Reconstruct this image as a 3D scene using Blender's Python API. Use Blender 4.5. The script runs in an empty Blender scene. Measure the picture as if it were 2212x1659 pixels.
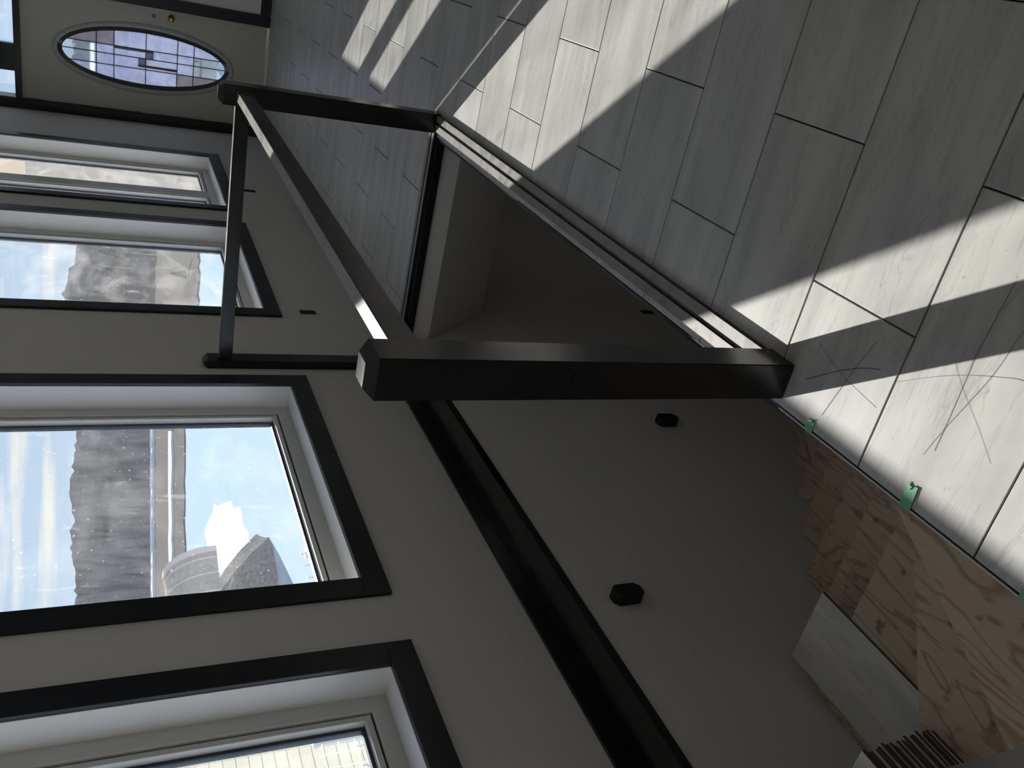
import bpy, bmesh, math, random
from mathutils import Vector, Matrix
random.seed(7)
sc = bpy.context.scene
COL = sc.collection

# ------------------------------------------------------------------ camera
H = 1.4528
F_PX, PITCH, YAW, ROLL = 1846.18, 0.441839, 0.488822, -0.002836
s_, c_ = math.sin, math.cos
fh = Vector((-s_(YAW), c_(YAW), 0)); rt = Vector((c_(YAW), s_(YAW), 0)); up = Vector((0, 0, 1))
fw = c_(PITCH) * fh - s_(PITCH) * up
dn = -s_(PITCH) * fh - c_(PITCH) * up
r2 = c_(ROLL) * rt + s_(ROLL) * dn
d2 = -s_(ROLL) * rt + c_(ROLL) * dn
cam = bpy.data.cameras.new('camera')
cam.sensor_fit = 'HORIZONTAL'; cam.sensor_width = 36.0
cam.lens = 36.0 * F_PX / 2212.0
cam.clip_start = 0.02; cam.clip_end = 3000
co = bpy.data.objects.new('camera', cam); COL.objects.link(co)
M = Matrix.Identity(4)
for i in range(3):
    M[i][0] = d2[i]; M[i][1] = r2[i]; M[i][2] = -fw[i]
M[0][3], M[1][3], M[2][3] = 0, 0, H
co.matrix_world = M
sc.camera = co

# ------------------------------------------------------------------ sun and sky
SUN_DIR = Vector((1.0, -1.325, -0.49)).normalized()
sun = bpy.data.lights.new('sun', 'SUN'); sun.energy = 16.4; sun.angle = 0.0093; sun.color = (1.0, 0.925, 0.855)
so = bpy.data.objects.new('sun', sun); COL.objects.link(so)
so.rotation_euler = SUN_DIR.to_track_quat('-Z', 'Y').to_euler()

world = bpy.data.worlds.new('sky'); sc.world = world; world.use_nodes = True
nt = world.node_tree; N = nt.nodes; L = nt.links
N.clear()
out = N.new('ShaderNodeOutputWorld'); bg = N.new('ShaderNodeBackground')
tc = N.new('ShaderNodeTexCoord'); sx = N.new('ShaderNodeSeparateXYZ')
L.new(tc.outputs['Generated'], sx.inputs[0])
ramp = N.new('ShaderNodeValToRGB')
e = ramp.color_ramp.elements
e[0].position = 0.0; e[0].color = (0.66, 0.79, 0.95, 1)
e[1].position = 1.0; e[1].color = (0.26, 0.38, 0.60, 1)
for p_, cc in ((0.10, (0.54, 0.71, 0.93, 1)), (0.40, (0.36, 0.50, 0.74, 1))):
    q = e.new(p_); q.color = cc
L.new(sx.outputs['Z'], ramp.inputs[0])
mp = N.new('ShaderNodeMapping'); mp.inputs['Scale'].default_value = (2.2, 2.2, 26.0)
L.new(tc.outputs['Generated'], mp.inputs[0])
nz = N.new('ShaderNodeTexNoise'); nz.inputs['Scale'].default_value = 1.6; nz.inputs['Detail'].default_value = 6
L.new(mp.outputs[0], nz.inputs['Vector'])
cr = N.new('ShaderNodeValToRGB'); cr.color_ramp.elements[0].position = 0.52; cr.color_ramp.elements[1].position = 0.66
L.new(nz.outputs['Fac'], cr.inputs[0])
mx = N.new('ShaderNodeMixRGB'); mx.inputs[2].default_value = (1.05, 1.0, 0.92, 1)
L.new(cr.outputs[0], mx.inputs[0]); L.new(ramp.outputs[0], mx.inputs[1])
L.new(mx.outputs[0], bg.inputs[0]); bg.inputs[1].default_value = 0.95
L.new(bg.outputs[0], out.inputs[0])

sc.view_settings.view_transform = 'Standard'
sc.view_settings.look = 'None'
sc.view_settings.gamma = 1.0
sc.view_settings.use_curve_mapping = False
sc.view_settings.exposure = 0.0

# ------------------------------------------------------------------ materials
def new_mat(name):
    m = bpy.data.materials.new(name); m.use_nodes = True
    return m, m.node_tree.nodes, m.node_tree.links, m.node_tree.nodes['Principled BSDF']

def plain(name, col, rough=0.5, metal=0.0, bump=0.0, bscale=200.0, var=0.0, spec=0.5):
    m, n, l, b = new_mat(name)
    b.inputs['Base Color'].default_value = (*col, 1); b.inputs['Roughness'].default_value = rough
    b.inputs['Metallic'].default_value = metal
    b.inputs['Specular IOR Level'].default_value = spec
    t = n.new('ShaderNodeTexCoord')
    if var > 0:
        z = n.new('ShaderNodeTexNoise'); z.inputs['Scale'].default_value = 3.0; z.inputs['Detail'].default_value = 5
        l.new(t.outputs['Object'], z.inputs['Vector'])
        r = n.new('ShaderNodeValToRGB')
        r.color_ramp.elements[0].color = (*[c * (1 - var) for c in col], 1)
        r.color_ramp.elements[1].color = (*[min(1, c * (1 + var)) for c in col], 1)
        r.color_ramp.elements[0].position = .3; r.color_ramp.elements[1].position = .7
        l.new(z.outputs['Fac'], r.inputs[0]); l.new(r.outputs[0], b.inputs['Base Color'])
    if bump > 0:
        z2 = n.new('ShaderNodeTexNoise'); z2.inputs['Scale'].default_value = bscale; z2.inputs['Detail'].default_value = 2
        l.new(t.outputs['Object'], z2.inputs['Vector'])
        bp = n.new('ShaderNodeBump'); bp.inputs['Strength'].default_value = bump; bp.inputs['Distance'].default_value = 0.002
        l.new(z2.outputs['Fac'], bp.inputs['Height']); l.new(bp.outputs[0], b.inputs['Normal'])
    return m

def black_paint(name, col, r0, r1, sheen=0.0):
    m, n, l, b = new_mat(name)
    b.inputs['Base Color'].default_value = (*col, 1)
    t = n.new('ShaderNodeTexCoord')
    z = n.new('ShaderNodeTexNoise'); z.inputs['Scale'].default_value = 6.0; z.inputs['Detail'].default_value = 3
    l.new(t.outputs['Object'], z.inputs['Vector'])
    mr = n.new('ShaderNodeMapRange'); mr.inputs['From Min'].default_value = .35; mr.inputs['From Max'].default_value = .7
    mr.inputs['To Min'].default_value = r0; mr.inputs['To Max'].default_value = r1
    l.new(z.outputs['Fac'], mr.inputs['Value'])
    if sheen > 0:
        # sun sheen painted as paler colour on upward faces, broken by smudges
        ge = n.new('ShaderNodeNewGeometry'); sp = n.new('ShaderNodeSeparateXYZ'); l.new(ge.outputs['True Normal'], sp.inputs[0])
        up_ = n.new('ShaderNodeMapRange'); up_.inputs['From Min'].default_value = .8; up_.inputs['From Max'].default_value = .98
        l.new(sp.outputs['Z'], up_.inputs['Value'])
        w = n.new('ShaderNodeTexNoise'); w.inputs['Scale'].default_value = 14; w.inputs['Detail'].default_value = 5; w.inputs['Distortion'].default_value = .6
        l.new(t.outputs['Object'], w.inputs['Vector'])
        wm = n.new('ShaderNodeMapRange'); wm.inputs['From Min'].default_value = .30; wm.inputs['From Max'].default_value = .48
        wm.inputs['To Min'].default_value = sheen * .55; wm.inputs['To Max'].default_value = sheen
        l.new(w.outputs['Fac'], wm.inputs['Value'])
        f = n.new('ShaderNodeMath'); f.operation = 'MULTIPLY'; l.new(up_.outputs[0], f.inputs[0]); l.new(wm.outputs[0], f.inputs[1])
        mc = n.new('ShaderNodeMixRGB'); mc.inputs[1].default_value = (*col, 1); mc.inputs[2].default_value = (.27, .25, .228, 1)
        l.new(f.outputs[0], mc.inputs[0]); l.new(mc.outputs[0], b.inputs['Base Color'])
        rd = n.new('ShaderNodeMath'); rd.operation = 'MULTIPLY_ADD'; rd.inputs[1].default_value = .27
        l.new(f.outputs[0], rd.inputs[0]); l.new(mr.outputs[0], rd.inputs[2]); l.new(rd.outputs[0], b.inputs['Roughness'])
    else:
        l.new(mr.outputs[0], b.inputs['Roughness'])
    return m

def tile_mat(name, g=1.0):
    m, n, l, b = new_mat(name)
    t = n.new('ShaderNodeTexCoord'); oi = n.new('ShaderNodeObjectInfo')
    cb = n.new('ShaderNodeCombineXYZ')
    for i, k in enumerate((37.0, 61.0, 0.0)):
        mu = n.new('ShaderNodeMath'); mu.operation = 'MULTIPLY'; mu.inputs[1].default_value = k
        l.new(oi.outputs['Random'], mu.inputs[0]); l.new(mu.outputs[0], cb.inputs[i])
    ad = n.new('ShaderNodeVectorMath'); ad.operation = 'ADD'
    l.new(t.outputs['Object'], ad.inputs[0]); l.new(cb.outputs[0], ad.inputs[1])
    def noise(scale, sv, det, dist=0.0, rg=.55):
        mpn = n.new('ShaderNodeMapping'); mpn.inputs['Scale'].default_value = sv
        l.new(ad.outputs[0], mpn.inputs[0])
        z = n.new('ShaderNodeTexNoise'); z.inputs['Scale'].default_value = scale; z.inputs['Detail'].default_value = det
        z.inputs['Distortion'].default_value = dist; z.inputs['Roughness'].default_value = rg
        l.new(mpn.outputs[0], z.inputs['Vector']); return z
    base = noise(1.0, (1.6, 9, 1), 7, .6)
    r = n.new('ShaderNodeValToRGB')
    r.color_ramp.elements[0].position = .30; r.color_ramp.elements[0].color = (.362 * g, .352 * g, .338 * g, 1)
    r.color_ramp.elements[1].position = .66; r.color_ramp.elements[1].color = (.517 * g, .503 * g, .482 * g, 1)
    l.new(base.outputs['Fac'], r.inputs[0])
    st = noise(1.0, (3.0, 34, 1), 5, .6)
    r2_ = n.new('ShaderNodeValToRGB')
    r2_.color_ramp.elements[0].position = .30; r2_.color_ramp.elements[0].color = (.86, .86, .86, 1)
    r2_.color_ramp.elements[1].position = .55; r2_.color_ramp.elements[1].color = (1, 1, 1, 1)
    l.new(st.outputs['Fac'], r2_.inputs[0])
    mu = n.new('ShaderNodeMixRGB'); mu.blend_type = 'MULTIPLY'; mu.inputs[0].default_value = .16
    l.new(r.outputs[0], mu.inputs[1]); l.new(r2_.outputs[0], mu.inputs[2])
    vn = noise(1.0, (1.3, 10, 1), 8, 1.3, .6)
    sb = n.new('ShaderNodeMath'); sb.operation = 'SUBTRACT'; sb.inputs[1].default_value = .52; l.new(vn.outputs['Fac'], sb.inputs[0])
    ab = n.new('ShaderNodeMath'); ab.operation = 'ABSOLUTE'; l.new(sb.outputs[0], ab.inputs[0])
    mr = n.new('ShaderNodeMapRange'); mr.inputs['From Max'].default_value = .012; mr.inputs['To Min'].default_value = .80; mr.inputs['To Max'].default_value = 1.0
    l.new(ab.outputs[0], mr.inputs['Value'])
    mu2 = n.new('ShaderNodeMixRGB'); mu2.blend_type = 'MULTIPLY'; mu2.inputs[0].default_value = 1.0
    l.new(mu.outputs[0], mu2.inputs[1]); l.new(mr.outputs[0], mu2.inputs[2])
    sp = noise(1.0, (55, 55, 1), 2)
    rs = n.new('ShaderNodeValToRGB'); rs.color_ramp.elements[0].position = .22; rs.color_ramp.elements[0].color = (.6, .6, .6, 1)
    rs.color_ramp.elements[1].position = .30; rs.color_ramp.elements[1].color = (1, 1, 1, 1)
    l.new(sp.outputs['Fac'], rs.inputs[0])
    mu3 = n.new('ShaderNodeMixRGB'); mu3.blend_type = 'MULTIPLY'; mu3.inputs[0].default_value = 1.0
    l.new(mu2.outputs[0], mu3.inputs[1]); l.new(rs.outputs[0], mu3.inputs[2])
    l.new(mu3.outputs[0], b.inputs['Base Color'])
    b.inputs['Roughness'].default_value = .38; b.inputs['Specular IOR Level'].default_value = .35
    bp = n.new('ShaderNodeBump'); bp.inputs['Strength'].default_value = .03; bp.inputs['Distance'].default_value = .001
    l.new(st.outputs['Fac'], bp.inputs['Height']); l.new(bp.outputs[0], b.inputs['Normal'])
    return m

def plywood(name):
    m, n, l, b = new_mat(name)
    t = n.new('ShaderNodeTexCoord'); oi = n.new('ShaderNodeObjectInfo')
    mu = n.new('ShaderNodeMath'); mu.operation = 'MULTIPLY'; mu.inputs[1].default_value = 13
    l.new(oi.outputs['Random'], mu.inputs[0])
    cb = n.new('ShaderNodeCombineXYZ'); l.new(mu.outputs[0], cb.inputs[0]); l.new(mu.outputs[0], cb.inputs[1])
    ad = n.new('ShaderNodeVectorMath'); ad.operation = 'ADD'; l.new(t.outputs['Object'], ad.inputs[0]); l.new(cb.outputs[0], ad.inputs[1])
    mpn = n.new('ShaderNodeMapping'); mpn.inputs['Scale'].default_value = (5.0, .9, 1); mpn.inputs['Rotation'].default_value = (0, 0, .12)
    l.new(ad.outputs[0], mpn.inputs[0])
    z = n.new('ShaderNodeTexNoise'); z.inputs['Scale'].default_value = 1.5; z.inputs['Detail'].default_value = 3; z.inputs['Distortion'].default_value = .7
    l.new(mpn.outputs[0], z.inputs['Vector'])
    ml = n.new('ShaderNodeMath'); ml.operation = 'MULTIPLY'; ml.inputs[1].default_value = 9; l.new(z.outputs['Fac'], ml.inputs[0])
    fr = n.new('ShaderNodeMath'); fr.operation = 'FRACT'; l.new(ml.outputs[0], fr.inputs[0])
    r = n.new('ShaderNodeValToRGB'); els = r.color_ramp.elements
    els[0].position = 0; els[0].color = (.50, .385, .29, 1); els[1].position = 1; els[1].color = (.51, .40, .30, 1)
    for p_, c in ((.62, (.53, .42, .32, 1)), (.86, (.34, .225, .15, 1)), (.95, (.46, .335, .24, 1))):
        q = els.new(p_); q.color = c
    l.new(fr.outputs[0], r.inputs[0])
    sp = n.new('ShaderNodeTexNoise'); sp.inputs['Scale'].default_value = 16; sp.inputs['Detail'].default_value = 3; l.new(ad.outputs[0], sp.inputs['Vector'])
    rs = n.new('ShaderNodeValToRGB'); rs.color_ramp.elements[0].position = .27; rs.color_ramp.elements[0].color = (.45, .45, .45, 1)
    rs.color_ramp.elements[1].position = .36; rs.color_ramp.elements[1].color = (1, 1, 1, 1); l.new(sp.outputs['Fac'], rs.inputs[0])
    mm = n.new('ShaderNodeMixRGB'); mm.blend_type = 'MULTIPLY'; mm.inputs[0].default_value = 1
    l.new(r.outputs[0], mm.inputs[1]); l.new(rs.outputs[0], mm.inputs[2]); l.new(mm.outputs[0], b.inputs['Base Color'])
    b.inputs['Roughness'].default_value = .75; b.inputs['Specular IOR Level'].default_value = .25
    return m

def dirty_glass(name, base, smear, seed):
    m, n, l, b = new_mat(name); n.remove(b)
    o = n['Material Output']
    tr = n.new('ShaderNodeBsdfTransparent'); tr.inputs[0].default_value = (.93, .96, .97, 1)
    tl = n.new('ShaderNodeBsdfTranslucent'); tl.inputs[0].default_value = (.80, .79, .78, 1)
    df = n.new('ShaderNodeBsdfDiffuse'); df.inputs[0].default_value = (.55, .54, .52, 1)
    dm = n.new('ShaderNodeMixShader'); dm.inputs[0].default_value = .35
    l.new(tl.outputs[0], dm.inputs[1]); l.new(df.outputs[0], dm.inputs[2])
    t = n.new('ShaderNodeTexCoord')
    def noise(scale, sv, lo, hi, a, c_hi, det=6, dist=.8):
        mpn = n.new('ShaderNodeMapping'); mpn.inputs['Scale'].default_value = sv; mpn.inputs['Location'].default_value = (seed, seed * 1.7, seed * .6)
        l.new(t.outputs['Object'], mpn.inputs[0])
        z = n.new('ShaderNodeTexNoise'); z.inputs['Scale'].default_value = scale; z.inputs['Detail'].default_value = det; z.inputs['Distortion'].default_value = dist
        l.new(mpn.outputs[0], z.inputs['Vector'])
        q = n.new('ShaderNodeMapRange'); q.inputs['From Min'].default_value = lo; q.inputs['From Max'].default_value = hi
        q.inputs['To Min'].default_value = a; q.inputs['To Max'].default_value = c_hi
        l.new(z.outputs['Fac'], q.inputs['Value']); return q
    a1 = noise(2.2, (1, 1, 2.2), .45, .75, base, base + smear)
    a2 = noise(7.0, (1, 3, 1), .64, .76, 0, smear * 1.3)
    a3 = noise(60.0, (1, 1, 1), .72, .78, 0, .25, 1, 0)
    s1 = n.new('ShaderNodeMath'); s1.operation = 'ADD'; l.new(a1.outputs[0], s1.inputs[0]); l.new(a2.outputs[0], s1.inputs[1])
    s2 = n.new('ShaderNodeMath'); s2.operation = 'ADD'; s2.use_clamp = True; l.new(s1.outputs[0], s2.inputs[0]); l.new(a3.outputs[0], s2.inputs[1])
    m1 = n.new('ShaderNodeMixShader'); l.new(s2.outputs[0], m1.inputs[0]); l.new(tr.outputs[0], m1.inputs[1]); l.new(dm.outputs[0], m1.inputs[2])
    gl = n.new('ShaderNodeBsdfGlossy'); gl.inputs['Roughness'].default_value = .02
    fr = n.new('ShaderNodeFresnel'); fr.inputs[0].default_value = 1.25
    ge = n.new('ShaderNodeNewGeometry'); iv = n.new('ShaderNodeMath'); iv.operation = 'SUBTRACT'; iv.inputs[0].default_value = 1.0
    l.new(ge.outputs['Backfacing'], iv.inputs[1])
    fm = n.new('ShaderNodeMath'); fm.operation = 'MULTIPLY'; l.new(fr.outputs[0], fm.inputs[0]); l.new(iv.outputs[0], fm.inputs[1])
    m2 = n.new('ShaderNodeMixShader'); l.new(fm.outputs[0], m2.inputs[0]); l.new(m1.outputs[0], m2.inputs[1]); l.new(gl.outputs[0], m2.inputs[2])
    l.new(m2.outputs[0], o.inputs[0])
    return m

def frosted(name, col, trans, tint=(.9, .92, 1.0)):
    m, n, l, b = new_mat(name); n.remove(b); o = n['Material Output']
    tr = n.new('ShaderNodeBsdfTransparent'); tr.inputs[0].default_value = (*tint, 1)
    tl = n.new('ShaderNodeBsdfTranslucent')
    t = n.new('ShaderNodeTexCoord'); z = n.new('ShaderNodeTexNoise'); z.inputs['Scale'].default_value = 9; z.inputs['Detail'].default_value = 5; z.inputs['Distortion'].default_value = 1.0
    l.new(t.outputs['Object'], z.inputs['Vector'])
    r = n.new('ShaderNodeValToRGB'); r.color_ramp.elements[0].position = .3; r.color_ramp.elements[1].position = .75
    r.color_ramp.elements[0].color = (*[c * .8 for c in col], 1); r.color_ramp.elements[1].color = (*[min(1, c * 1.12) for c in col], 1)
    l.new(z.outputs['Fac'], r.inputs[0]); l.new(r.outputs[0], tl.inputs[0])
    mxs = n.new('ShaderNodeMixShader'); mxs.inputs[0].default_value = trans
    l.new(tl.outputs[0], mxs.inputs[1]); l.new(tr.outputs[0], mxs.inputs[2]); l.new(mxs.outputs[0], o.inputs[0])
    return m

PAINT = plain('wall_paint', (.70, .683, .648), .75, bump=.15, bscale=350, spec=.25)
CEIL = plain('ceiling_paint', (.84, .83, .80), .85, spec=.2)
BLACK = black_paint('black_satin_paint', (.009, .009, .010), .26, .32, .78)
POSTP = black_paint('black_post_paint', (.009, .009, .010), .16, .30)
TRIM = black_paint('black_trim_paint', (.010, .011, .016), .30, .42)
LEDGE = black_paint('black_gloss_ledge', (.008, .008, .009), .12, .25)
WHITE = plain('white_jamb_paint', (.78, .77, .75), .5, bump=.05)
PVC = plain('white_vinyl', (.66, .66, .64), .35)
GASKET = plain('dark_gasket', (.03, .03, .03), .6)
SPACER = plain('blue_black_spacer', (.030, .040, .055), .35)
TILE = tile_mat('porcelain_tile')
TILE_LOOSE_LIT = tile_mat('brightened_porcelain_tile', 1.3)  # same tile, colour raised in place of missing stairwell light
TILE_SIDE = plain('tile_body', (.085, .065, .055), .8, var=.3)
GROUT = plain('dark_grout', (.030, .028, .027), .9, var=.2)
PLY = plywood('plywood')
PLY_EDGE = plain('plywood_edge', (.30, .20, .13), .8, var=.25)
DOORP = plain('cream_door_paint', (.50, .485, .43), .45, bump=.04)
DOORTRIM = plain('grey_plastic_ring', (.40, .40, .39), .35)
BRASS = plain('brass', (.55, .37, .12), .22, metal=1.0)
ALU = plain('aluminium', (.80, .80, .80), .3, metal=1.0)
TAPE = plain('green_masking_tape', (.13, .42, .23), .55, var=.12, bump=.3, bscale=90)
PENCIL = plain('graphite', (.09, .09, .10), .6)
DARKPL = plain('black_plastic', (.006, .006, .007), .45)
VENTM = plain('brown_metal', (.055, .045, .03), .5)
GL = [dirty_glass('window_glass_%d' % i, b_, s__, sd) for i, (b_, s__, sd) in enumerate(((.05, .10, 2.1), (.03, .07, 5.3), (.05, .12, 9.7), (.12, .14, 14.2)))]
CLEAR = dirty_glass('clear_glass', .02, .03, 21.0)
FROST = frosted('frosted_lavender_glass', (.62, .66, .80), .35)
FROSTG = frosted('grey_textured_glass', (.42, .40, .42), .25, (.75, .75, .78))
RIPPLE = frosted('rippled_clear_glass', (.55, .62, .66), .75, (.80, .88, .92))
LEAD = plain('lead_came', (.03, .03, .035), .5, metal=.6)
BEVELG = plain('bevelled_glass_edge', (.05, .05, .045), .12)
SNOW = plain('snow', (.86, .88, .92), .8, var=.06, spec=0.0)
HILL = plain('leafless_hill', (.27, .255, .245), .95, var=.45, spec=0.0)
FLAT = plain('frozen_mud_flat', (.14, .132, .125), .9, var=.35, spec=0.0)
ROCK = plain('grey_bluff', (.20, .19, .18), .95, var=.4, bump=.4, bscale=3, spec=0.0)
CANVAS = plain('tan_canvas', (.40, .36, .30), .85, var=.15, spec=0.0)
PINK = plain('pale_pink_band', (.72, .60, .55), .8, spec=0.0)
WOOD = plain('raw_lumber', (.66, .46, .26), .7, var=.15)
STONE = plain('field_stone', (.36, .32, .31), .9, var=.35, bump=.5, bscale=20)
SIDING = plain('cream_siding', (.72, .66, .50), .7, var=.08)
WIRE = plain('white_wire', (.85, .85, .85), .5)
GREYM = plain('grey_post_paint', (.5, .5, .5), .6)
TARP = frosted('white_tarp', (.23, .22, .215), .05, (1, 1, 1))
def lake_mat():
    m, n, l, b = new_mat('lake_ice')
    b.inputs['Base Color'].default_value = (.36, .47, .60, 1); b.inputs['Roughness'].default_value = .5; b.inputs['Specular IOR Level'].default_value = 0.0
    t = n.new('ShaderNodeTexCoord'); mpn = n.new('ShaderNodeMapping'); mpn.inputs['Scale'].default_value = (.25, .25, 1)
    l.new(t.outputs['Object'], mpn.inputs[0])
    z = n.new('ShaderNodeTexNoise'); z.inputs['Scale'].default_value = 1; z.inputs['Detail'].default_value = 6; l.new(mpn.outputs[0], z.inputs['Vector'])
    bp = n.new('ShaderNodeBump'); bp.inputs['Strength'].default_value = .12; bp.inputs['Distance'].default_value = .2
    l.new(z.outputs['Fac'], bp.inputs['Height']); l.new(bp.outputs[0], b.inputs['Normal'])
    return m
LAKE = lake_mat()

# ------------------------------------------------------------------ mesh helpers
def box(bm, x0, x1, y0, y1, z0, z1):
    v = [bm.verts.new(p) for p in ((x0, y0, z0), (x1, y0, z0), (x1, y1, z0), (x0, y1, z0), (x0, y0, z1), (x1, y0, z1), (x1, y1, z1), (x0, y1, z1))]
    for f in ((3, 2, 1, 0), (4, 5, 6, 7), (0, 1, 5, 4), (1, 2, 6, 5), (2, 3, 7, 6), (3, 0, 4, 7)):
        bm.faces.new([v[i] for i in f])

def prism(bm, pts, z0, z1):
    """vertical prism over an xy polygon"""
    a = [bm.verts.new((p[0], p[1], z0)) for p in pts]; b = [bm.verts.new((p[0], p[1], z1)) for p in pts]
    k = len(pts)
    bm.faces.new(a[::-1]); bm.faces.new(b)
    for i in range(k): bm.faces.new((a[i], a[(i + 1) % k], b[(i + 1) % k], b[i]))

def prism_x(bm, pts, x0, x1):
    """prism along x over a yz polygon"""
    a = [bm.verts.new((x0, p[0], p[1])) for p in pts]; b = [bm.verts.new((x1, p[0], p[1])) for p in pts]
    k = len(pts)
    bm.faces.new(a[::-1]); bm.faces.new(b)
    for i in range(k): bm.faces.new((a[i], a[(i + 1) % k], b[(i + 1) % k], b[i]))

def prism_y(bm, pts, y0, y1):
    a = [bm.verts.new((p[0], y0, p[1])) for p in pts]; b = [bm.verts.new((p[0], y1, p[1])) for p in pts]
    k = len(pts)
    bm.faces.new(a[::-1]); bm.faces.new(b)
    for i in range(k): bm.faces.new((a[i], a[(i + 1) % k], b[(i + 1) % k], b[i]))

def mesh(name, bm, mats, bevel=0.0, smooth=False):
    bmesh.ops.recalc_face_normals(bm, faces=bm.faces)
    if bevel > 0:
        bmesh.ops.bevel(bm, geom=list(bm.edges), offset=bevel, segments=1, affect='EDGES', clamp_overlap=True)
    if smooth:
        for f in bm.faces: f.smooth = True
    me = bpy.data.meshes.new(name); bm.to_mesh(me); bm.free()
    for m in (mats if isinstance(mats, (list, tuple)) else [mats]): me.materials.append(m)
    return me

def link(name, me, parent=None, loc=(0, 0, 0)):
    o = bpy.data.objects.new(name, me); COL.objects.link(o); o.location = loc
    if parent is not None:
        o.parent = parent
        pl = parent.location
        if parent.parent is not None: pl = pl + parent.parent.location
        o.location = Vector(loc) - pl
    return o

def obj(name, bm, mats, parent=None, bevel=0.0, smooth=False):
    return link(name, mesh(name, bm, mats, bevel, smooth), parent)

def bx(name, mat, parent, x0, x1, y0, y1, z0, z1, bevel=0.0):
    """one box object whose origin sits at the centre of its base"""
    bm = bmesh.new(); cx, cy = (x0 + x1) / 2, (y0 + y1) / 2
    box(bm, x0 - cx, x1 - cx, y0 - cy, y1 - cy, 0, z1 - z0)
    return link(name, mesh(name, bm, mat, bevel), parent, (cx, cy, z0))

def tag(o, label, cat, group=None, kind=None):
    o['label'] = label; o['category'] = cat
    if group: o['group'] = group
    if kind: o['kind'] = kind
    return o

def empty(name, loc, label, cat, group=None, kind=None):
    o = bpy.data.objects.new(name, None); COL.objects.link(o); o.location = loc; o.empty_display_size = .1
    return tag(o, label, cat, group, kind)

# ------------------------------------------------------------------ dimensions
WX = -2.063            # face of the window wall
SX = -1.873            # face of the wall below floor level
EX = -0.785            # stair opening edge
YD = 9.38              # face of the door wall
RX, NY, CZ = 4.6, -3.4, 2.85
FY = 4.03              # far edge of the stair opening
SY = 0.284             # near edge of the stair opening
Z0, Z1 = 0.62, 2.48    # window opening
WIN = [(0.41, 1.927), (2.35, 3.845), (4.79, 6.30), (6.78, 8.29)]

# ------------------------------------------------------------------ structure: walls
bm = bmesh.new()
ys = [NY - .2] + [v for w in WIN for v in w] + [YD + .2]
XO = WX - 0.20
for i in range(0, len(ys), 2): box(bm, XO, WX, ys[i], ys[i + 1], 0.0, CZ)
for a, b in WIN:
    box(bm, XO, WX, a, b, 0.0, Z0); box(bm, XO, WX, a, b, Z1, CZ)
tag(obj('wall_left', bm, PAINT), 'grey painted wall with four black-cased windows above the stairwell', 'wall', kind='structure')

DX0, DX1, DZ = -1.972, -0.975, 2.18
bm = bmesh.new()
box(bm, XO, DX0, YD, YD + .2, 0, CZ)
box(bm, DX1, RX, YD, YD + .2, 0, CZ)
box(bm, DX0, DX1, YD, YD + .2, 2.66, CZ)
tag(obj('wall_far', bm, PAINT), 'grey painted end wall around the cream front door', 'wall', kind='structure')

bm = bmesh.new()
box(bm, RX, RX + .2, NY - .2, YD + .2, 0, CZ)
tag(obj('wall_right', bm, PAINT), 'grey painted wall on the room side away from the stairs', 'wall', kind='structure')
bm = bmesh.new()
box(bm, XO, RX, NY - .2, NY, 0, CZ)
tag(obj('wall_near', bm, PAINT), 'grey painted wall behind the viewer', 'wall', kind='structure')
tag(bx('ceiling', CEIL, None, XO, RX + .2, NY - .2, YD + .2, CZ, CZ + .3), 'white ceiling of the room', 'ceiling', kind='structure')

# ------------------------------------------------------------------ floor and its tiles
bm = bmesh.new()
TB = -.010
def slab(x0, x1, y0, y1): box(bm, x0, x1, y0, y1, -.13, TB)
slab(EX + .004, RX, NY, YD); slab(WX, EX + .004, FY + .06, YD); slab(WX, EX + .004, NY, SY - .01)
floor = tag(obj('floor', bm, GROUT), 'pale grey streaked porcelain tile floor around the stair opening', 'floor', kind='structure')
TW, TH, GAP = .616, .308, .0034
tile_cache = {}
def tile_mesh(w, d, bev=.0013):
    k = (round(w, 3), round(d, 3))
    if k not in tile_cache:
        b_ = bmesh.new(); box(b_, -w / 2, w / 2, -d / 2, d / 2, -.0095, 0)
        bmesh.ops.recalc_face_normals(b_, faces=b_.faces)
        top = [ed for ed in b_.edges if all(v.co.z > -.001 for v in ed.verts)]
        bmesh.ops.bevel(b_, geom=top, offset=bev, segments=1, affect='EDGES')
        me = bpy.data.meshes.new('tile'); b_.to_mesh(me); b_.free(); me.materials.append(TILE)
        tile_cache[k] = me
    return tile_cache[k]
rest = bmesh.new()
REG = [(EX, RX, NY, YD), (WX, EX, FY + .065, YD), (WX, EX, NY, SY - .012)]
ntile = 0
k0 = int(math.floor((NY - 1.408) / TH)); k1 = int(math.ceil((YD - 1.408) / TH))
for k in range(k0, k1):
    ya, yb = 1.408 + k * TH, 1.408 + (k + 1) * TH
    xo = -.170 if k % 2 == 0 else -.478
    j0 = int(math.floor((WX - xo) / TW)); j1 = int(math.ceil((RX - xo) / TW))
    for j in range(j0, j1):
        xa, xb = xo + j * TW, xo + (j + 1) * TW
        # a tile may straddle the opening edge: whole where both regions continue
        pieces = []
        if yb > SY - .012 and ya < FY + .065:
            rects = [r for r in REG]
        else:
            rects = [(WX, RX, NY, YD)]
        for r in rects:
            a0, a1 = max(xa, r[0]), min(xb, r[1]); b0, b1 = max(ya, r[2]), min(yb, r[3])
            if a1 - a0 < .02 or b1 - b0 < .02: continue
            pieces.append((a0, a1, b0, b1))
        for a0, a1, b0, b1 in pieces:
            a0 += GAP / 2; a1 -= GAP / 2; b0 += GAP / 2; b1 -= GAP / 2
            if a0 < 1.35 and b1 > -.5:
                link('tile', tile_mesh(a1 - a0, b1 - b0), floor, ((a0 + a1) / 2, (b0 + b1) / 2, 0)); ntile += 1
            else:
                box(rest, a0, a1, b0, b1, -.0095, 0)
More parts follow.
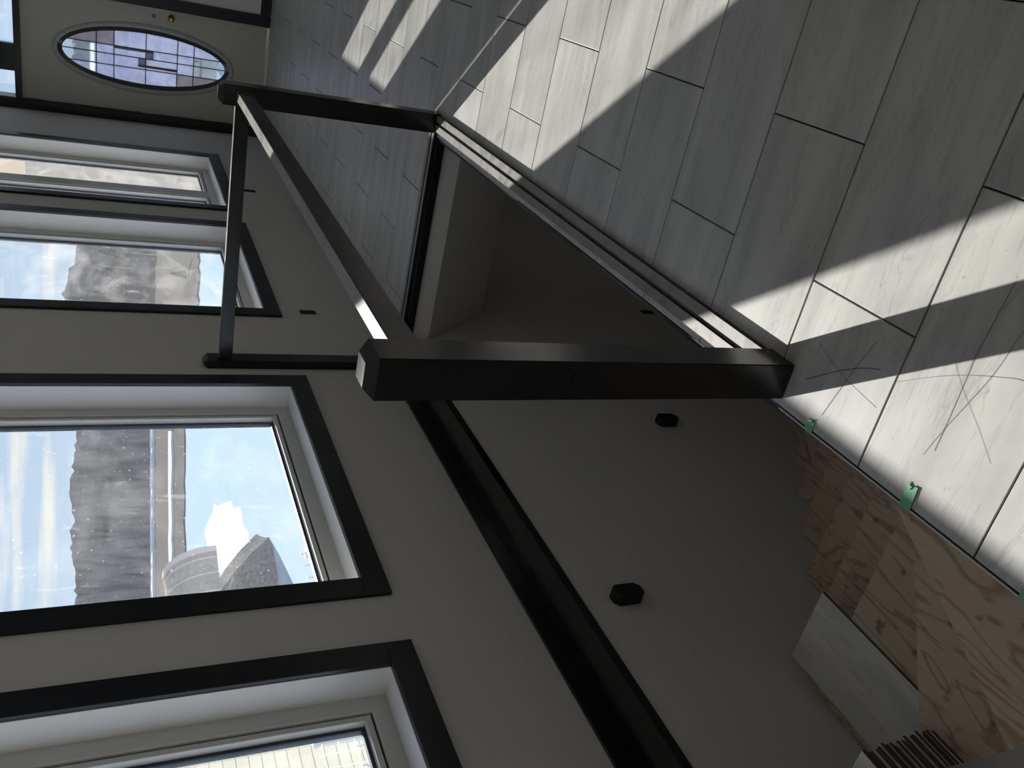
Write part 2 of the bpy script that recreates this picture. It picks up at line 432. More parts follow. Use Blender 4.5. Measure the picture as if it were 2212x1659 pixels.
o = obj('tile_field', rest, TILE, floor); o['kind'] = 'stuff'
print('tiles', ntile)

# metal edging of the tile at the head of the stair
bx('edge_strip', PVC, floor, EX - .005, EX - .0025, .374, 1.366, -.012, .0015)
bx('edge_gap', DARKPL, floor, EX - .0025, EX + .0015, .374, 1.366, -.012, -.003)

# ------------------------------------------------------------------ trims round the stair opening
t1 = tag(bx('trim_1', LEDGE, None, WX, SX + .008, SY, FY, -.036, 0.0, .0015), 'glossy black ledge board along the window wall over the stairwell', 'ledge', kind='structure')
tag(bx('baseboard_left', TRIM, None, WX, WX + .014, SY, FY, 0.0, .062, .001), 'low black baseboard above the ledge under the windows', 'baseboard', kind='structure')
tag(bx('trim_2', LEDGE, None, SX + .008, EX - .006, FY - .006, FY + .064, -.040, 0.0, .001), 'black trim board at the far edge of the stairwell', 'trim', kind='structure')
tag(bx('trim_3', LEDGE, None, EX - .012, EX, 1.366, FY - .006, -.036, 0.0, .001), 'black trim board along the guarded side of the stairwell', 'trim', kind='structure')
tag(bx('baseboard_far', TRIM, None, -.868, RX, YD - .014, YD, 0, .10, .001), 'black baseboard beside the front door', 'baseboard', kind='structure')

# ------------------------------------------------------------------ stairwell walls below the floor
BZ = -2.62
bm = bmesh.new(); box(bm, SX - .25, SX, SY - .2, 8.0, BZ - .1, -.036)
tag(obj('wall_stair_left', bm, PAINT), 'grey painted stairwell wall below the window ledge', 'wall', kind='structure')
bm = bmesh.new(); box(bm, EX, EX + .12, SY - .2, FY, BZ - .1, -.13)
tag(obj('wall_stair_right', bm, PAINT), 'grey painted stairwell wall under the tiled floor edge', 'wall', kind='structure')
bm = bmesh.new(); box(bm, SX, EX, SY - .2, SY - .012, BZ - .1, -.13)
tag(obj('wall_stair_near', bm, PAINT), 'grey painted wall closing the near end of the stairwell', 'wall', kind='structure')
bm = bmesh.new(); prism_x(bm, [(FY + .01, -.040), (FY + .01, -.139), (4.395, -.585), (8.0, -.585), (8.0, -.135), (FY + .07, -.135), (FY + .07, -.040)], SX, 2.5)
tag(obj('ceiling_stair', bm, PAINT), 'sloping painted soffit under the far floor of the stairwell', 'soffit', kind='structure')
tag(bx('wall_stair_far', PAINT, None, SX, 2.5, 8.0, 8.2, BZ - .1, -.585), 'grey painted wall at the foot of the stairs', 'wall', kind='structure')
tag(bx('wall_lower_right', PAINT, None, 2.5, 2.7, FY, 8.2, BZ - .1, -.135), 'grey painted wall of the lower level', 'wall', kind='structure')
tag(bx('wall_lower_near', PAINT, None, EX + .12, 2.5, FY - .15, FY, BZ - .1, -.135), 'grey painted wall beside the lower end of the stairs', 'wall', kind='structure')
tag(bx('floor_lower', GROUT, None, SX, 2.7, SY - .2, 8.2, BZ - .1, BZ), 'dark floor of the lower level', 'floor', kind='structure')

# unseen fill lamp added on the lower level to brighten the stairwell
FILLM, n_, l_, b_ = new_mat('fill_lamp_diffuser')
b_.inputs['Base Color'].default_value = (.9, .88, .82, 1); b_.inputs['Emission Color'].default_value = (1, .93, .82, 1); b_.inputs['Emission Strength'].default_value = 6.0
lamp = empty('fill_lamp', (.4, 6.0, -.585), 'unseen round fill lamp added to brighten the stairwell', 'lamp')
def disc(nm, r, h, mat, z):
    q = bmesh.new(); bmesh.ops.create_cone(q, cap_ends=True, segments=32, radius1=r, radius2=r * .92, depth=h)
    o_ = link(nm, mesh(nm, q, mat), lamp, (.4, 6.0, z)); return o_
disc('fill_lamp_base', .20, .02, WHITE, -.596); disc('fill_lamp_shade', .17, .05, FILLM, -.631)

# ------------------------------------------------------------------ staircase
st = empty('staircase', (-1.33, 1.35, BZ), 'unfinished plywood winder staircase descending along the window wall', 'staircase')
def tread(pts, z):
    b_ = bmesh.new(); cx = sum(p[0] for p in pts) / len(pts); cy = sum(p[1] for p in pts) / len(pts)
    prism(b_, [(p[0] - cx, p[1] - cy) for p in pts], -.024, 0)
    for f in b_.faces: f.normal_update()
    bmesh.ops.recalc_face_normals(b_, faces=b_.faces)
    for f in b_.faces: f.material_index = 0 if f.normal.z > .5 else 1
    me = bpy.data.meshes.new('tread'); b_.to_mesh(me); b_.free(); me.materials.append(PLY); me.materials.append(PLY_EDGE)
    link('tread', me, st, (cx, cy, z))
XL, XR = SX + .004, EX - .012
P = (XR, 1.352)
def bl(x): return 1.352 - .577 * (EX - x)          # winder nosing, 30 degrees
def clx(y): return EX - (1.352 - y) / 1.66         # winder nosing, 60 degrees
yn = SY
tread([P, (clx(yn), yn), (XR, yn)], -.230)
tread([P, (XL, bl(XL)), (XL, yn), (clx(yn) - .0, yn), (clx(yn) + .05, yn)], -.434)
tread([(XR, 1.38), (XL, 1.38), (XL, bl(XL) - .03), (XR, bl(XR) - .03)], -.638)
levels = [(-.838, 1.634), (-1.042, 1.900), (-1.247, 2.176), (-1.449, 2.434), (-1.653, 2.706), (-1.852, 2.972), (-2.054, 3.240), (-2.256, 3.508), (-2.458, 3.776)]
prev = 1.38
for z, y in levels:
    tread([(XL, prev - .03), (XR, prev - .03), (XR, y), (XL, y)], z)
    prev = y
def riser(pts, z0, z1):
    b_ = bmesh.new(); prism(b_, pts, z0, z1)
    obj('riser', b_, PLY, st)
zs = [-.638] + [l_[0] for l_ in levels]; yy = [1.38] + [l_[1] for l_ in levels]
for i in range(len(yy) - 1):
    riser([(XL, yy[i] - .035), (XR, yy[i] - .035), (XR, yy[i] - .022), (XL, yy[i] - .022)], zs[i + 1], zs[i] - .024)
riser([(XR, bl(XR) - .030), (XL, bl(XL) - .030), (XL, bl(XL) - .046), (XR, bl(XR) - .046)], -.638, -.434 - .024)
riser([(XR, 1.33), (clx(yn) + .03, yn), (clx(yn) + .048, yn), (XR, 1.30)], -.434, -.23 - .024)
riser([(XR, 1.33), (XR, yn), (XR + .010, yn), (XR + .010, 1.33)], -.23, -.04)

# ------------------------------------------------------------------ railing
PX0, PX1 = -.765, -.675
def post_mesh(w, d, h, ch=.021):
    b_ = bmesh.new()
    ring = lambda z, i: [b_.verts.new(p) for p in ((-w / 2 + i, -d / 2 + i, z), (w / 2 - i, -d / 2 + i, z), (w / 2 - i, d / 2 - i, z), (-w / 2 + i, d / 2 - i, z))]
    a, b, c = ring(0, 0), ring(h - ch, 0), ring(h, ch * .9)
    b_.faces.new(a[::-1]); b_.faces.new(c)
    for u, v in ((a, b), (b, c)):
        for i in range(4): b_.faces.new((u[i], u[(i + 1) % 4], v[(i + 1) % 4], v[i]))
    vs = [ed for ed in b_.edges if abs(ed.verts[0].co.z - ed.verts[1].co.z) > .5]
    bmesh.ops.bevel(b_, geom=vs, offset=.0025, segments=2, affect='EDGES')
    return mesh('newel_post', b_, POSTP)
rail = empty('stair_railing', (-.72, 1.411, 0), 'black painted stair guard railing with square newel posts and flat rails', 'railing')
pm = post_mesh(.09, .09, 1.021)
link('newel_post', pm, rail, (-.72, 1.411, 0)); link('newel_post', pm, rail, (-.72, 4.078, 0))
link('wall_post', post_mesh(.045, .09, 1.021), rail, (WX + .0225, 4.078, 0))
bx('top_rail', BLACK, rail, -.7425, -.6975, 1.456, 4.033, .883, .945, .002)
bx('top_rail', BLACK, rail, WX + .045, -.765, 4.0555, 4.1005, .883, .945, .002)
def shoe(name, along_y):
    b_ = bmesh.new()
    if along_y:
        y0, y1 = 1.456, 4.033
        box(b_, -.756, -.681, y0, y1, 0, .005); box(b_, -.711, -.681, y0, y1, .005, .018); box(b_, -.756, -.725, y0, y1, .005, .018)
    else:
        x0, x1 = WX + .045, -.765
        box(b_, x0, x1, 4.042, 4.117, 0, .005); box(b_, x0, x1, 4.042, 4.073, .005, .018); box(b_, x0, x1, 4.087, 4.117, .005, .018)
    return obj(name, b_, BLACK, rail)
shoe('bottom_rail', True); shoe('bottom_rail', False)
near_post = link('newel_post', pm, None, (-.72, .329, 0))
tag(near_post, 'black square newel post cut off at the image corner beside the tile stack', 'newel post')

# ------------------------------------------------------------------ windows
def ring_boxes(bm, y0, y1, z0, z1, w, xa, xb):
    box(bm, xa, xb, y0, y1, z0, z0 + w); box(bm, xa, xb, y0, y1, z1 - w, z1)
    box(bm, xa, xb, y0, y0 + w, z0 + w, z1 - w); box(bm, xa, xb, y1 - w, y1, z0 + w, z1 - w)
wl = ['black-cased white window nearest the viewer, cut off at the frame edge',
      'large black-cased window over the stairwell showing lake ice and sun glint',
      'black-cased window beyond the wall post, its pane smeared with dark smudges',
      'farthest black-cased window, two narrow panes beside the front door']
for i, (a, b) in enumerate(WIN):
    w = empty('window_%d' % (i + 1), (WX, (a + b) / 2, Z0), wl[i], 'window', kind='structure')
    C = .092; X1 = WX + .018
    bx('casing', TRIM, w, WX, X1, a - C, b + C, Z0 - C, Z0, .0015)
    bx('casing', TRIM, w, WX, X1, a - C, b + C, Z1, Z1 + C, .0015)
    bx('casing', TRIM, w, WX, X1, a - C, a, Z0, Z1, .0015)
    bx('casing', TRIM, w, WX, X1, b, b + C, Z0, Z1, .0015)
    XJ = WX - .118; T = .003
    bx('jamb', WHITE, w, XJ, WX + .001, a, b, Z0 - .001, Z0 + T)
    bx('jamb', WHITE, w, XJ, WX + .001, a, b, Z1 - T, Z1 + .001)
    bx('jamb', WHITE, w, XJ, WX + .001, a - .001, a + T, Z0 + T, Z1 - T)
    bx('jamb', WHITE, w, XJ, WX + .001, b - T, b + .001, Z0 + T, Z1 - T)
    bm = bmesh.new(); ring_boxes(bm, a, b, Z0, Z1, .062, XJ - .07, XJ)
    fr = obj('window_frame', bm, PVC, w, .002)
    panes = [(a + .062, b - .062)]
    if i == 3:
        mid = 7.515
        bx('mullion', PVC, w, XJ - .065, XJ - .001, mid - .075, mid + .075, Z0 + .062, Z1 - .062, .002)
        panes = [(a + .062, mid - .075), (mid + .075, b - .062)]
    for pa, pb in panes:
        q0, q1 = Z0 + .062, Z1 - .062
        bm = bmesh.new(); ring_boxes(bm, pa, pb, q0, q1, .007, XJ - .06, XJ - .018)
        obj('gasket', bm, GASKET, w)
        bm = bmesh.new(); ring_boxes(bm, pa + .007, pb - .007, q0 + .007, q1 - .007, .020, XJ - .06, XJ - .008)
        sash = obj('sash', bm, PVC, w, .0015)
        bm = bmesh.new(); ring_boxes(bm, pa + .027, pb - .027, q0 + .027, q1 - .027, .012, XJ - .058, XJ - .036)
        obj('spacer', bm, SPACER, sash)
        bx('glass_pane', GL[i], sash, XJ - .046, XJ - .042, pa + .027, pb - .027, q0 + .027, q1 - .027)

# ------------------------------------------------------------------ door, casing and transom
door = empty('door_1', ((DX0 + DX1) / 2, YD, 0), 'cream front door with an oval leaded glass panel and brass knob', 'door', kind='structure')
cx, cz = -1.462, 1.122
def slab_with_hole(bm, x0, x1, z0, z1, ra, rb, y0, y1, n=96):
    angs = sorted(set([2 * math.pi * k / n for k in range(n)] + [math.atan2(z - cz, x - cx) % (2 * math.pi) for x in (x0, x1) for z in (z0, z1)]))
    def rect(t):
        dx, dz = math.cos(t), math.sin(t); k = 1e9
        if dx > 1e-9: k = min(k, (x1 - cx) / dx)
        if dx < -1e-9: k = min(k, (x0 - cx) / dx)
        if dz > 1e-9: k = min(k, (z1 - cz) / dz)
        if dz < -1e-9: k = min(k, (z0 - cz) / dz)
        return cx + dx * k, cz + dz * k
    def ell(t):
        dx, dz = math.cos(t), math.sin(t); k = 1 / math.sqrt((dx / ra) ** 2 + (dz / rb) ** 2)
        return cx + dx * k, cz + dz * k
    R = []
    for t in angs:
        o_, i_ = rect(t), ell(t)
        R.append([bm.verts.new((o_[0], y0, o_[1])), bm.verts.new((i_[0], y0, i_[1])), bm.verts.new((i_[0], y1, i_[1])), bm.verts.new((o_[0], y1, o_[1]))])
    m = len(R)
    for k in range(m):
        u, v = R[k], R[(k + 1) % m]
        for q in range(4): bm.faces.new((u[q], v[q], v[(q + 1) % 4], u[(q + 1) % 4]))
bm = bmesh.new(); slab_with_hole(bm, DX0 + .006, DX1 - .006, .014, DZ, .285, .775, YD + .035, YD + .080)
obj('door_slab', bm, DOORP, door)
def oval_ring(name, prof, mat, parent, n=96):
    """prof: list of (radial inset from the outer ellipse, y)"""
    b_ = bmesh.new(); RR = []
    for k in range(n):
        t = 2 * math.pi * k / n
        RR.append([b_.verts.new((cx + (.322 - r) * math.cos(t), y, cz + (.812 - r) * math.sin(t))) for r, y in prof])
    q = len(prof)
    for k in range(n):
        u, v = RR[k], RR[(k + 1) % n]
        for j in range(q): b_.faces.new((u[j], v[j], v[(j + 1) % q], u[(j + 1) % q]))
    return obj(name, b_, mat, parent, smooth=False)
yf = YD + .035
oval = oval_ring('oval_frame', [(0, yf), (.004, yf - .010), (.022, yf - .016), (.038, yf - .014), (.046, yf - .006), (.046, yf + .05), (.03, yf + .05)], DOORTRIM, door)
oval_ring('bevelled_edge', [(.046, yf + .004), (.087, yf + .016), (.087, yf + .026), (.046, yf + .030)], BEVELG, oval)
for k in range(20):
    t = 2 * math.pi * (k + .5) / 20
    b_ = bmesh.new(); bmesh.ops.create_cone(b_, cap_ends=True, segments=8, radius1=.0045, radius2=.0045, depth=.003)
    me = mesh('screw_hole', b_, DARKPL)
    o = link('screw_hole', me, oval, (cx + .292 * math.cos(t), yf - .0155, cz + .782 * math.sin(t))); o.rotation_euler = (math.pi / 2, 0, 0)
RA, RB = .236, .726
def ell_poly(n=64): return [(cx + RA * math.cos(2 * math.pi * k / n), cz + RB * math.sin(2 * math.pi * k / n)) for k in range(n)]
def clip(poly, x0, x1, z0, z1):
    for ax, lim, sgn in ((0, x0, 1), (0, x1, -1), (1, z0, 1), (1, z1, -1)):
        res = []
        for k in range(len(poly)):
            a, b = poly[k], poly[(k + 1) % len(poly)]
            ia, ib = sgn * (a[ax] - lim) >= 0, sgn * (b[ax] - lim) >= 0
            if ia: res.append(a)
            if ia != ib:
                t = (lim - a[ax]) / (b[ax] - a[ax]); res.append((a[0] + t * (b[0] - a[0]), a[1] + t * (b[1] - a[1])))
        poly = res
        if len(poly) < 3: return []
    return poly
def pane(x0, x1, z0, z1, mat, nm='glass_pane', dy=0.0, th=.004):
    pl = clip(ell_poly(), x0, x1, z0, z1)
    if len(pl) < 3: return
    b_ = bmesh.new(); prism_y(b_, pl, yf + .020 - dy, yf + .020 + th); obj(nm, b_, mat, door)
X1_, X2_, X3_ = -1.560, -1.459, -1.379
ZV = [.0, .691, .842, 1.126, 1.406, 1.558, 2.2]
cols = [(-1.8, X1_), (X1_, X2_), (X2_, X3_), (X3_, -1.1)]
for ci, (xa, xb) in enumerate(cols):
    for ri in range(6):
        za, zb = ZV[ri], ZV[ri + 1]
        mat = FROST
        if ci == 3 and ri >= 4: mat = FROSTG
        if ci in (1, 2) and ri == 5: mat = RIPPLE
        if ci in (1, 2) and ri == 0: mat = RIPPLE
        if ci == 0 and ri <= 1: mat = FROSTG
        pane(xa, xb, za, zb, mat)
pane(-1.402, -1.381, 1.058, 1.406, BEVELG, 'dark_glass_strip', .003); pane(-1.541, -1.519, .843, 1.193, BEVELG, 'dark_glass_strip', .003)
pane(-1.459, -1.402, 1.058, 1.124, FROSTG, 'grey_glass_square', .002); pane(-1.519, -1.461, 1.128, 1.193, FROSTG, 'grey_glass_square', .002)
for x in (X1_, X2_, X3_): pane(x - .0035, x + .0035, 0, 2.2, LEAD, 'came', .004, .007)
for z in ZV[1:6]: pane(-1.8, -1.1, z - .003, z + .003, LEAD, 'came', .004, .007)
# casing round the door and transom
for x0, x1 in ((DX0 - .088, DX0), (DX1, DX1 + .102)):
    bx('casing', TRIM, door, x0, x1, YD - .018, YD, 0, 2.72, .0015)
bx('casing', TRIM, door, DX0, DX1, YD - .018, YD, 2.64, 2.72, .0015)
bx('jamb', TRIM, door, DX0 - .001, DX0 + .005, YD, YD + .17, 0, 2.66)
bx('jamb', TRIM, door, DX1 - .005, DX1 + .001, YD, YD + .17, 0, 2.66)
bx('transom_bar', TRIM, door, DX0, DX1, YD - .012, YD + .12, 2.183, 2.236, .001)
bx('transom_bar', TRIM, door, DX0, DX1, YD + .0, YD + .12, 2.62, 2.66)
bx('transom_mullion', TRIM, door, -1.735, -1.495, YD + .02, YD + .09, 2.236, 2.62)
bx('transom_glass', CLEAR, door, DX0 + .005, -1.735, YD + .06, YD + .064, 2.236, 2.62)
bx('transom_glass', CLEAR, door, -1.495, DX1 - .005, YD + .06, YD + .064, 2.236, 2.62)
bx('threshold', ALU, door, DX0, DX1, YD - .004, YD + .16, .0, .010)
# hardware
def lathe(prof, n=24):
    b_ = bmesh.new(); RR = []
    for k in range(n):
        t = 2 * math.pi * k / n
        RR.append([b_.verts.new((r * math.cos(t), y, r * math.sin(t))) for r, y in prof])
    for k in range(n):
        u, v = RR[k], RR[(k + 1) % n]
        for j in range(len(prof) - 1): b_.faces.new((u[j], v[j], v[j + 1], u[j + 1]))
    bmesh.ops.remove_doubles(b_, verts=b_.verts, dist=1e-5)
    return b_
knob = link('door_knob', mesh('door_knob', lathe([(0, -.062), (.014, -.061), (.024, -.054), (.027, -.044), (.022, -.033), (.012, -.026), (.011, -.008), (.030, -.006), (.033, 0)]), BRASS, smooth=True), door, (-1.054, yf, .912))
dead = link('deadbolt_bore', mesh('deadbolt_bore', lathe([(.019, -.002), (.024, -.003), (.027, 0), (.019, 0), (.019, -.002)]), PVC, smooth=True), door, (-1.056, yf, 1.067))
b_ = bmesh.new(); bmesh.ops.create_cone(b_, cap_ends=True, segments=24, radius1=.019, radius2=.019, depth=.002)
o = link('bore_opening', mesh('bore_opening', b_, FROST), dead, (-1.056, yf - .0005, 1.067)); o.rotation_euler = (math.pi / 2, 0, 0)
for z in (1.956, 1.099, .25):
    bx('hinge', PVC, door, DX0 - .002, DX0 + .010, YD + .022, YD + .034, z - .05, z + .05)
bx('strike_plate', PVC, door, DX1 - .012, DX1 + .001, YD + .020, YD + .034, .96, 1.06)

# ------------------------------------------------------------------ small things on the walls and floor
def block(name, y, z, label):
    b_ = bmesh.new(); hy, hz, c = .036, .060, .020
    prism_x(b_, [(-hy + c, -hz), (hy - c, -hz), (hy, -hz + c), (hy, hz - c), (hy - c, hz), (-hy + c, hz), (-hy, hz - c), (-hy, -hz + c)], 0, .042)
    o = link(name, mesh(name, b_, DARKPL, .004), None, (SX, y, z))
    return tag(o, label, 'wall block', 'handrail blocks along the stairs')
block('handrail_block', 1.905, -.205, 'black handrail block on the stair wall just below the black ledge')
block('handrail_block', 3.095, -1.125, 'black handrail block on the stair wall beside the near newel post')
block('handrail_block', 4.30, -2.02, 'black handrail block low on the stair wall, deepest in the stairwell')
def outlet(x, y, z, label):
    b_ = bmesh.new(); prism_x(b_, [(-.024, -.047), (.024, -.047), (.024, .047), (-.024, .047)], 0, .006)
    o = link('electrical_outlet', mesh('electrical_outlet', b_, DARKPL, .0015), None, (x, y, z))
    for dz in (-.02, .02):
        q = bmesh.new(); prism_x(q, [(-.014, -.011), (.014, -.011), (.017, 0), (.014, .011), (-.014, .011), (-.017, 0)], 0, .003)
        link('socket_face', mesh('socket_face', q, DARKPL), o, (x + .006, y, z + dz))
    return tag(o, label, 'outlet', 'wall outlets')
outlet(WX, 4.79, .362, 'black outlet on the grey wall under the middle window')
outlet(WX, 7.31, .380, 'small black outlet on the grey wall under the farthest window')
outlet(SX, 4.575, -1.90, 'black outlet low on the dark stairwell wall')
fv = tag(bx('floor_vent', VENTM, None, WX + .002, WX + .09, 6.38, 6.92, 0, .012, .002), 'dark metal floor vent against the window wall seen past the rail', 'vent')
for k in range(10):
    bx('vent_slat', DARKPL, fv, WX + .012, WX + .08, 6.40 + k * .052, 6.425 + k * .052, .012, .014)

def tape(pts, drop, label):
    """strip of tape folded over the tile edge; pts = outline on the floor seen from the edge outward"""
    b_ = bmesh.new()
    prism(b_, [(p[0], p[1]) for p in pts], .0018, .0024)
    ya, yb = pts[0][1], pts[-1][1]
    prism(b_, [(EX - .0071, ya), (EX - .0065, ya), (EX - .0065, yb), (EX - .0071, yb)], -drop, .0024)
    k = len(pts) // 2                      # a curled torn corner
    prism(b_, [(pts[k - 1][0], pts[k - 1][1]), (pts[k][0] - .010, pts[k][1] + .003), (pts[k][0], pts[k][1])], .0024, .0042)
    o = obj('masking_tape', b_, TAPE)
    return tag(o, label, 'tape', 'green tape pieces on the floor edge')
tape([(EX - .0065, 1.270, 0), (-.762, 1.271, 0), (-.763, 1.263, .001), (-.759, 1.256, .0), (-.766, 1.250, .001), (-.768, 1.247, 0), (EX - .0065, 1.246, 0)], .004, 'small torn green tape at the stair edge nearest the newel post')
tape([(EX - .0065, .974, 0), (-.738, .976, 0), (-.743, .967, .002), (-.740, .962, .001), (-.736, .951, 0), (EX - .0065, .946, 0)], .005, 'longer torn green tape in the middle of the stair edge')
tape([(EX - .0065, .690, 0), (-.745, .690, 0), (-.742, .675, .001), (-.745, .662, 0), (EX - .0065, .660, 0)], .006, 'green tape piece cut off at the image border')

def stroke(pts, w, name='pencil_mark'):
    b_ = bmesh.new(); V = []
    # resample with a smooth curve
    P_ = [Vector(p) for p in pts]; S = []
    for k in range(len(P_) - 1):
        p0, p1, p2, p3 = P_[max(k - 1, 0)], P_[k], P_[k + 1], P_[min(k + 2, len(P_) - 1)]
        for j in range(8):
            t = j / 8; S.append(.5 * ((2 * p1) + (p2 - p0) * t + (2 * p0 - 5 * p1 + 4 * p2 - p3) * t * t + (3 * p1 - p0 - 3 * p2 + p3) * t ** 3))
    S.append(P_[-1])
    for k, q in enumerate(S):
        d = (S[min(k + 1, len(S) - 1)] - S[max(k - 1, 0)]).normalized(); nrm = Vector((-d.y, d.x)) * w / 2
        V.append((b_.verts.new((q.x + nrm.x, q.y + nrm.y, .0005)), b_.verts.new((q.x - nrm.x, q.y - nrm.y, .0005))))
    for k in range(len(V) - 1): b_.faces.new((V[k][0], V[k][1], V[k + 1][1], V[k + 1][0]))
    obj(name, b_, PENCIL, floor)
for w, pts in ((.0009, [(-.596, 1.323), (-.628, 1.236), (-.638, 1.184), (-.648, 1.116)]),
               (.0013, [(-.525, 1.18), (-.599, 1.204), (-.658, 1.22), (-.737, 1.24)]),
               (.0016, [(-.688, 1.321), (-.625, 1.241), (-.592, 1.189), (-.574, 1.149), (-.574, 1.142)]),
               (.0012, [(-.575, 1.095), (-.523, 1.019), (-.489, .959), (-.463, .901), (-.449, .861), (-.445, .80)]),
               (.0013, [(-.30, .957), (-.385, .961), (-.458, .964), (-.489, .962), (-.609, .957), (-.653, .956)]),
               (.0009, [(-.34, .893), (-.391, .906), (-.473, .919), (-.604, .957), (-.673, .974)]),
               (.0007, [(-.477, 1.001), (-.517, .96), (-.565, .899), (-.611, .846)])):
    stroke(pts, w)

# loose tiles on the stairs
def loose_tile(w, d, loc, rz, label, group=None):
    k = ('loose', w, d)
    if k not in tile_cache:
        b_ = bmesh.new(); box(b_, -d / 2, d / 2, -w / 2, w / 2, 0, .0098)
        bmesh.ops.recalc_face_normals(b_, faces=b_.faces)
        for f in b_.faces: f.normal_update(); f.material_index = 0 if f.normal.z > .5 else 1
        me = bpy.data.meshes.new('loose_tile'); b_.to_mesh(me); b_.free(); me.materials.append(TILE_LOOSE_LIT); me.materials.append(TILE_SIDE); tile_cache[k] = me
    o = link('loose_tile', tile_cache[k], None, loc); o.rotation_euler = (0, 0, math.pi / 2 + rz)
    return tag(o, label, 'tile', group)
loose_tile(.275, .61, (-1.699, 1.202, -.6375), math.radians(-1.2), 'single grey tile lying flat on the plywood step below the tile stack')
NS = 20
ORD = ['second', 'third', 'fourth', 'fifth', 'sixth', 'seventh', 'eighth', 'ninth', 'tenth', 'eleventh', 'twelfth', 'thirteenth', 'fourteenth', 'fifteenth', 'sixteenth', 'seventeenth', 'eighteenth']
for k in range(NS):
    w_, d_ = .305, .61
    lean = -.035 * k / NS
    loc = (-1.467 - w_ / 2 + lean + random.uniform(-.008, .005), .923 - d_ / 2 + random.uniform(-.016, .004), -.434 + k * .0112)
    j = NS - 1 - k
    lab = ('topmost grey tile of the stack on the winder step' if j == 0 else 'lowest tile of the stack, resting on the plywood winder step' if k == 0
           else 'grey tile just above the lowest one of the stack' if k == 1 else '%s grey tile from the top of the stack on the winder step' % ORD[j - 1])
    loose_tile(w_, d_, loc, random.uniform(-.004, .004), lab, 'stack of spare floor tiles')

# ------------------------------------------------------------------ outdoors
def polar(b, d, z): return (-d * math.sin(math.radians(b)), d * math.cos(math.radians(b)), z)
LZ = -12.0
bm = bmesh.new(); box(bm, -900, -20, -300, 900, LZ - .5, LZ)
tag(obj('lake', bm, LAKE), 'pale blue frozen lake glinting in the low sun outside', 'lake', kind='structure')
GLINT = plain('sun_glint_ice', (.30, .38, .48), .30)  # ice for a patch added to give the sun glint
GLINT_HALO = plain('glint_halo_ice', (.42, .52, .63), .42, spec=.04)  # paler colour painted as the halo of the glint
def glint_patch(rl, rw, z, mat, label, dist=117.0, bear=37.6):
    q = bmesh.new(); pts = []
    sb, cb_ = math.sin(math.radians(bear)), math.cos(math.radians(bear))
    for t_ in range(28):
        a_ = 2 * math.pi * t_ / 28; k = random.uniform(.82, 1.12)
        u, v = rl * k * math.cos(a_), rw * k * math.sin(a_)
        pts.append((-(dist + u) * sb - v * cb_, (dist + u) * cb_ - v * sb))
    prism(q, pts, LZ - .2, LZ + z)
    tag(obj('ice_glint', q, mat), label, 'ice', kind='structure')
glint_patch(21, 4.6, .02, GLINT_HALO, 'pale halo painted around the sun glint on the lake')
glint_patch(11, 2.1, .04, GLINT, 'ice patch added as the sun glint on the lake')
def band(name, mat, b0, b1, d0, d1, z, label, cat, n=60, jit=0.0):
    b_ = bmesh.new(); V = []
    for k in range(n + 1):
        b = b0 + (b1 - b0) * k / n
        j0, j1 = random.uniform(-jit, jit), random.uniform(-jit, jit)
        V.append([b_.verts.new(polar(b, d0 + j0, LZ - .3)), b_.verts.new(polar(b, d0 + j0, z)), b_.verts.new(polar(b, d1 + j1, z)), b_.verts.new(polar(b, d1 + j1, LZ - .3))])
    for k in range(n):
        for q in range(3): b_.faces.new((V[k][q], V[k][q + 1], V[k + 1][q + 1], V[k + 1][q]))
    return tag(obj(name, b_, mat), label, cat, kind='structure')
band('mud_flat', FLAT, 26, 75, 176, 330, LZ + .25, 'grey frozen flat along the far shore of the lake', 'shore', jit=2.0)
band('mud_flat', FLAT, 5, 26, 149, 330, LZ + .25, 'grey frozen flat seen through the smeared window', 'shore', jit=2.0)
band('snow_ridge', SNOW, 31, 75, 204, 215, LZ + .75, 'nearer bright snow ridge on the frozen flat', 'snow', jit=2.0)
band('snow_ridge', SNOW, 27, 75, 288, 303, LZ + 1.0, 'farther bright snow ridge below the grey hills', 'snow', jit=1.0)
# far hills
b_ = bmesh.new(); V = []
for k in range(381):
    b = -10 + 95 * k / 380
    hgt = 12.0 + .9 * math.sin(b * .55 + 1) + .5 * math.sin(b * 1.7) + random.uniform(-.5, .5) + (2.4 if 21 < b < 26 else 0)
    row = []
    for d, f in ((330, 0), (346, .38), (360, .72), (374, 1.0), (480, .6)):
        row.append(b_.verts.new(polar(b, d + random.uniform(-6, 6), LZ - .2 + (hgt + 12 + 1.45) * f + (random.uniform(-.7, .7) if f else 0))))
    V.append(row)
for k in range(380):
    for q in range(4): b_.faces.new((V[k][q], V[k][q + 1], V[k + 1][q + 1], V[k + 1][q]))
tag(obj('far_hills', b_, HILL), 'grey leafless hills across the lake', 'hills', kind='structure')
# wooded point on the near left with its domed boat shelter
b_ = bmesh.new(); V = []
cxs = [polar(b, d, 0) for b, d in ((39, 78),)]
n = 40
for r in range(9):
    row = []
    for k in range(n):
        t = 2 * math.pi * k / n
        f = r / 8
        x = -64 + 14 * f * math.cos(t) * (1 + .05 * math.sin(7 * t)); y = 60.5 + 14 * f * math.sin(t) * (1 + .05 * math.sin(9 * t + 1))
        z = LZ - .3 + 6.0 * (1 - f ** 3) + random.uniform(-.5, .5) * (1 - f)
        row.append(b_.verts.new((x, y, z)))
    V.append(row)
for r in range(8):
    for k in range(n): b_.faces.new((V[r][k], V[r][(k + 1) % n], V[r + 1][(k + 1) % n], V[r + 1][k]))
tag(obj('wooded_point', b_, ROCK), 'grey brown wooded point jutting into the lake', 'headland', kind='structure')
dome = empty('boat_shelter', (-47.0, 52.5, -6.1), 'domed tan boat shelter with pale arched end on the point', 'shelter')
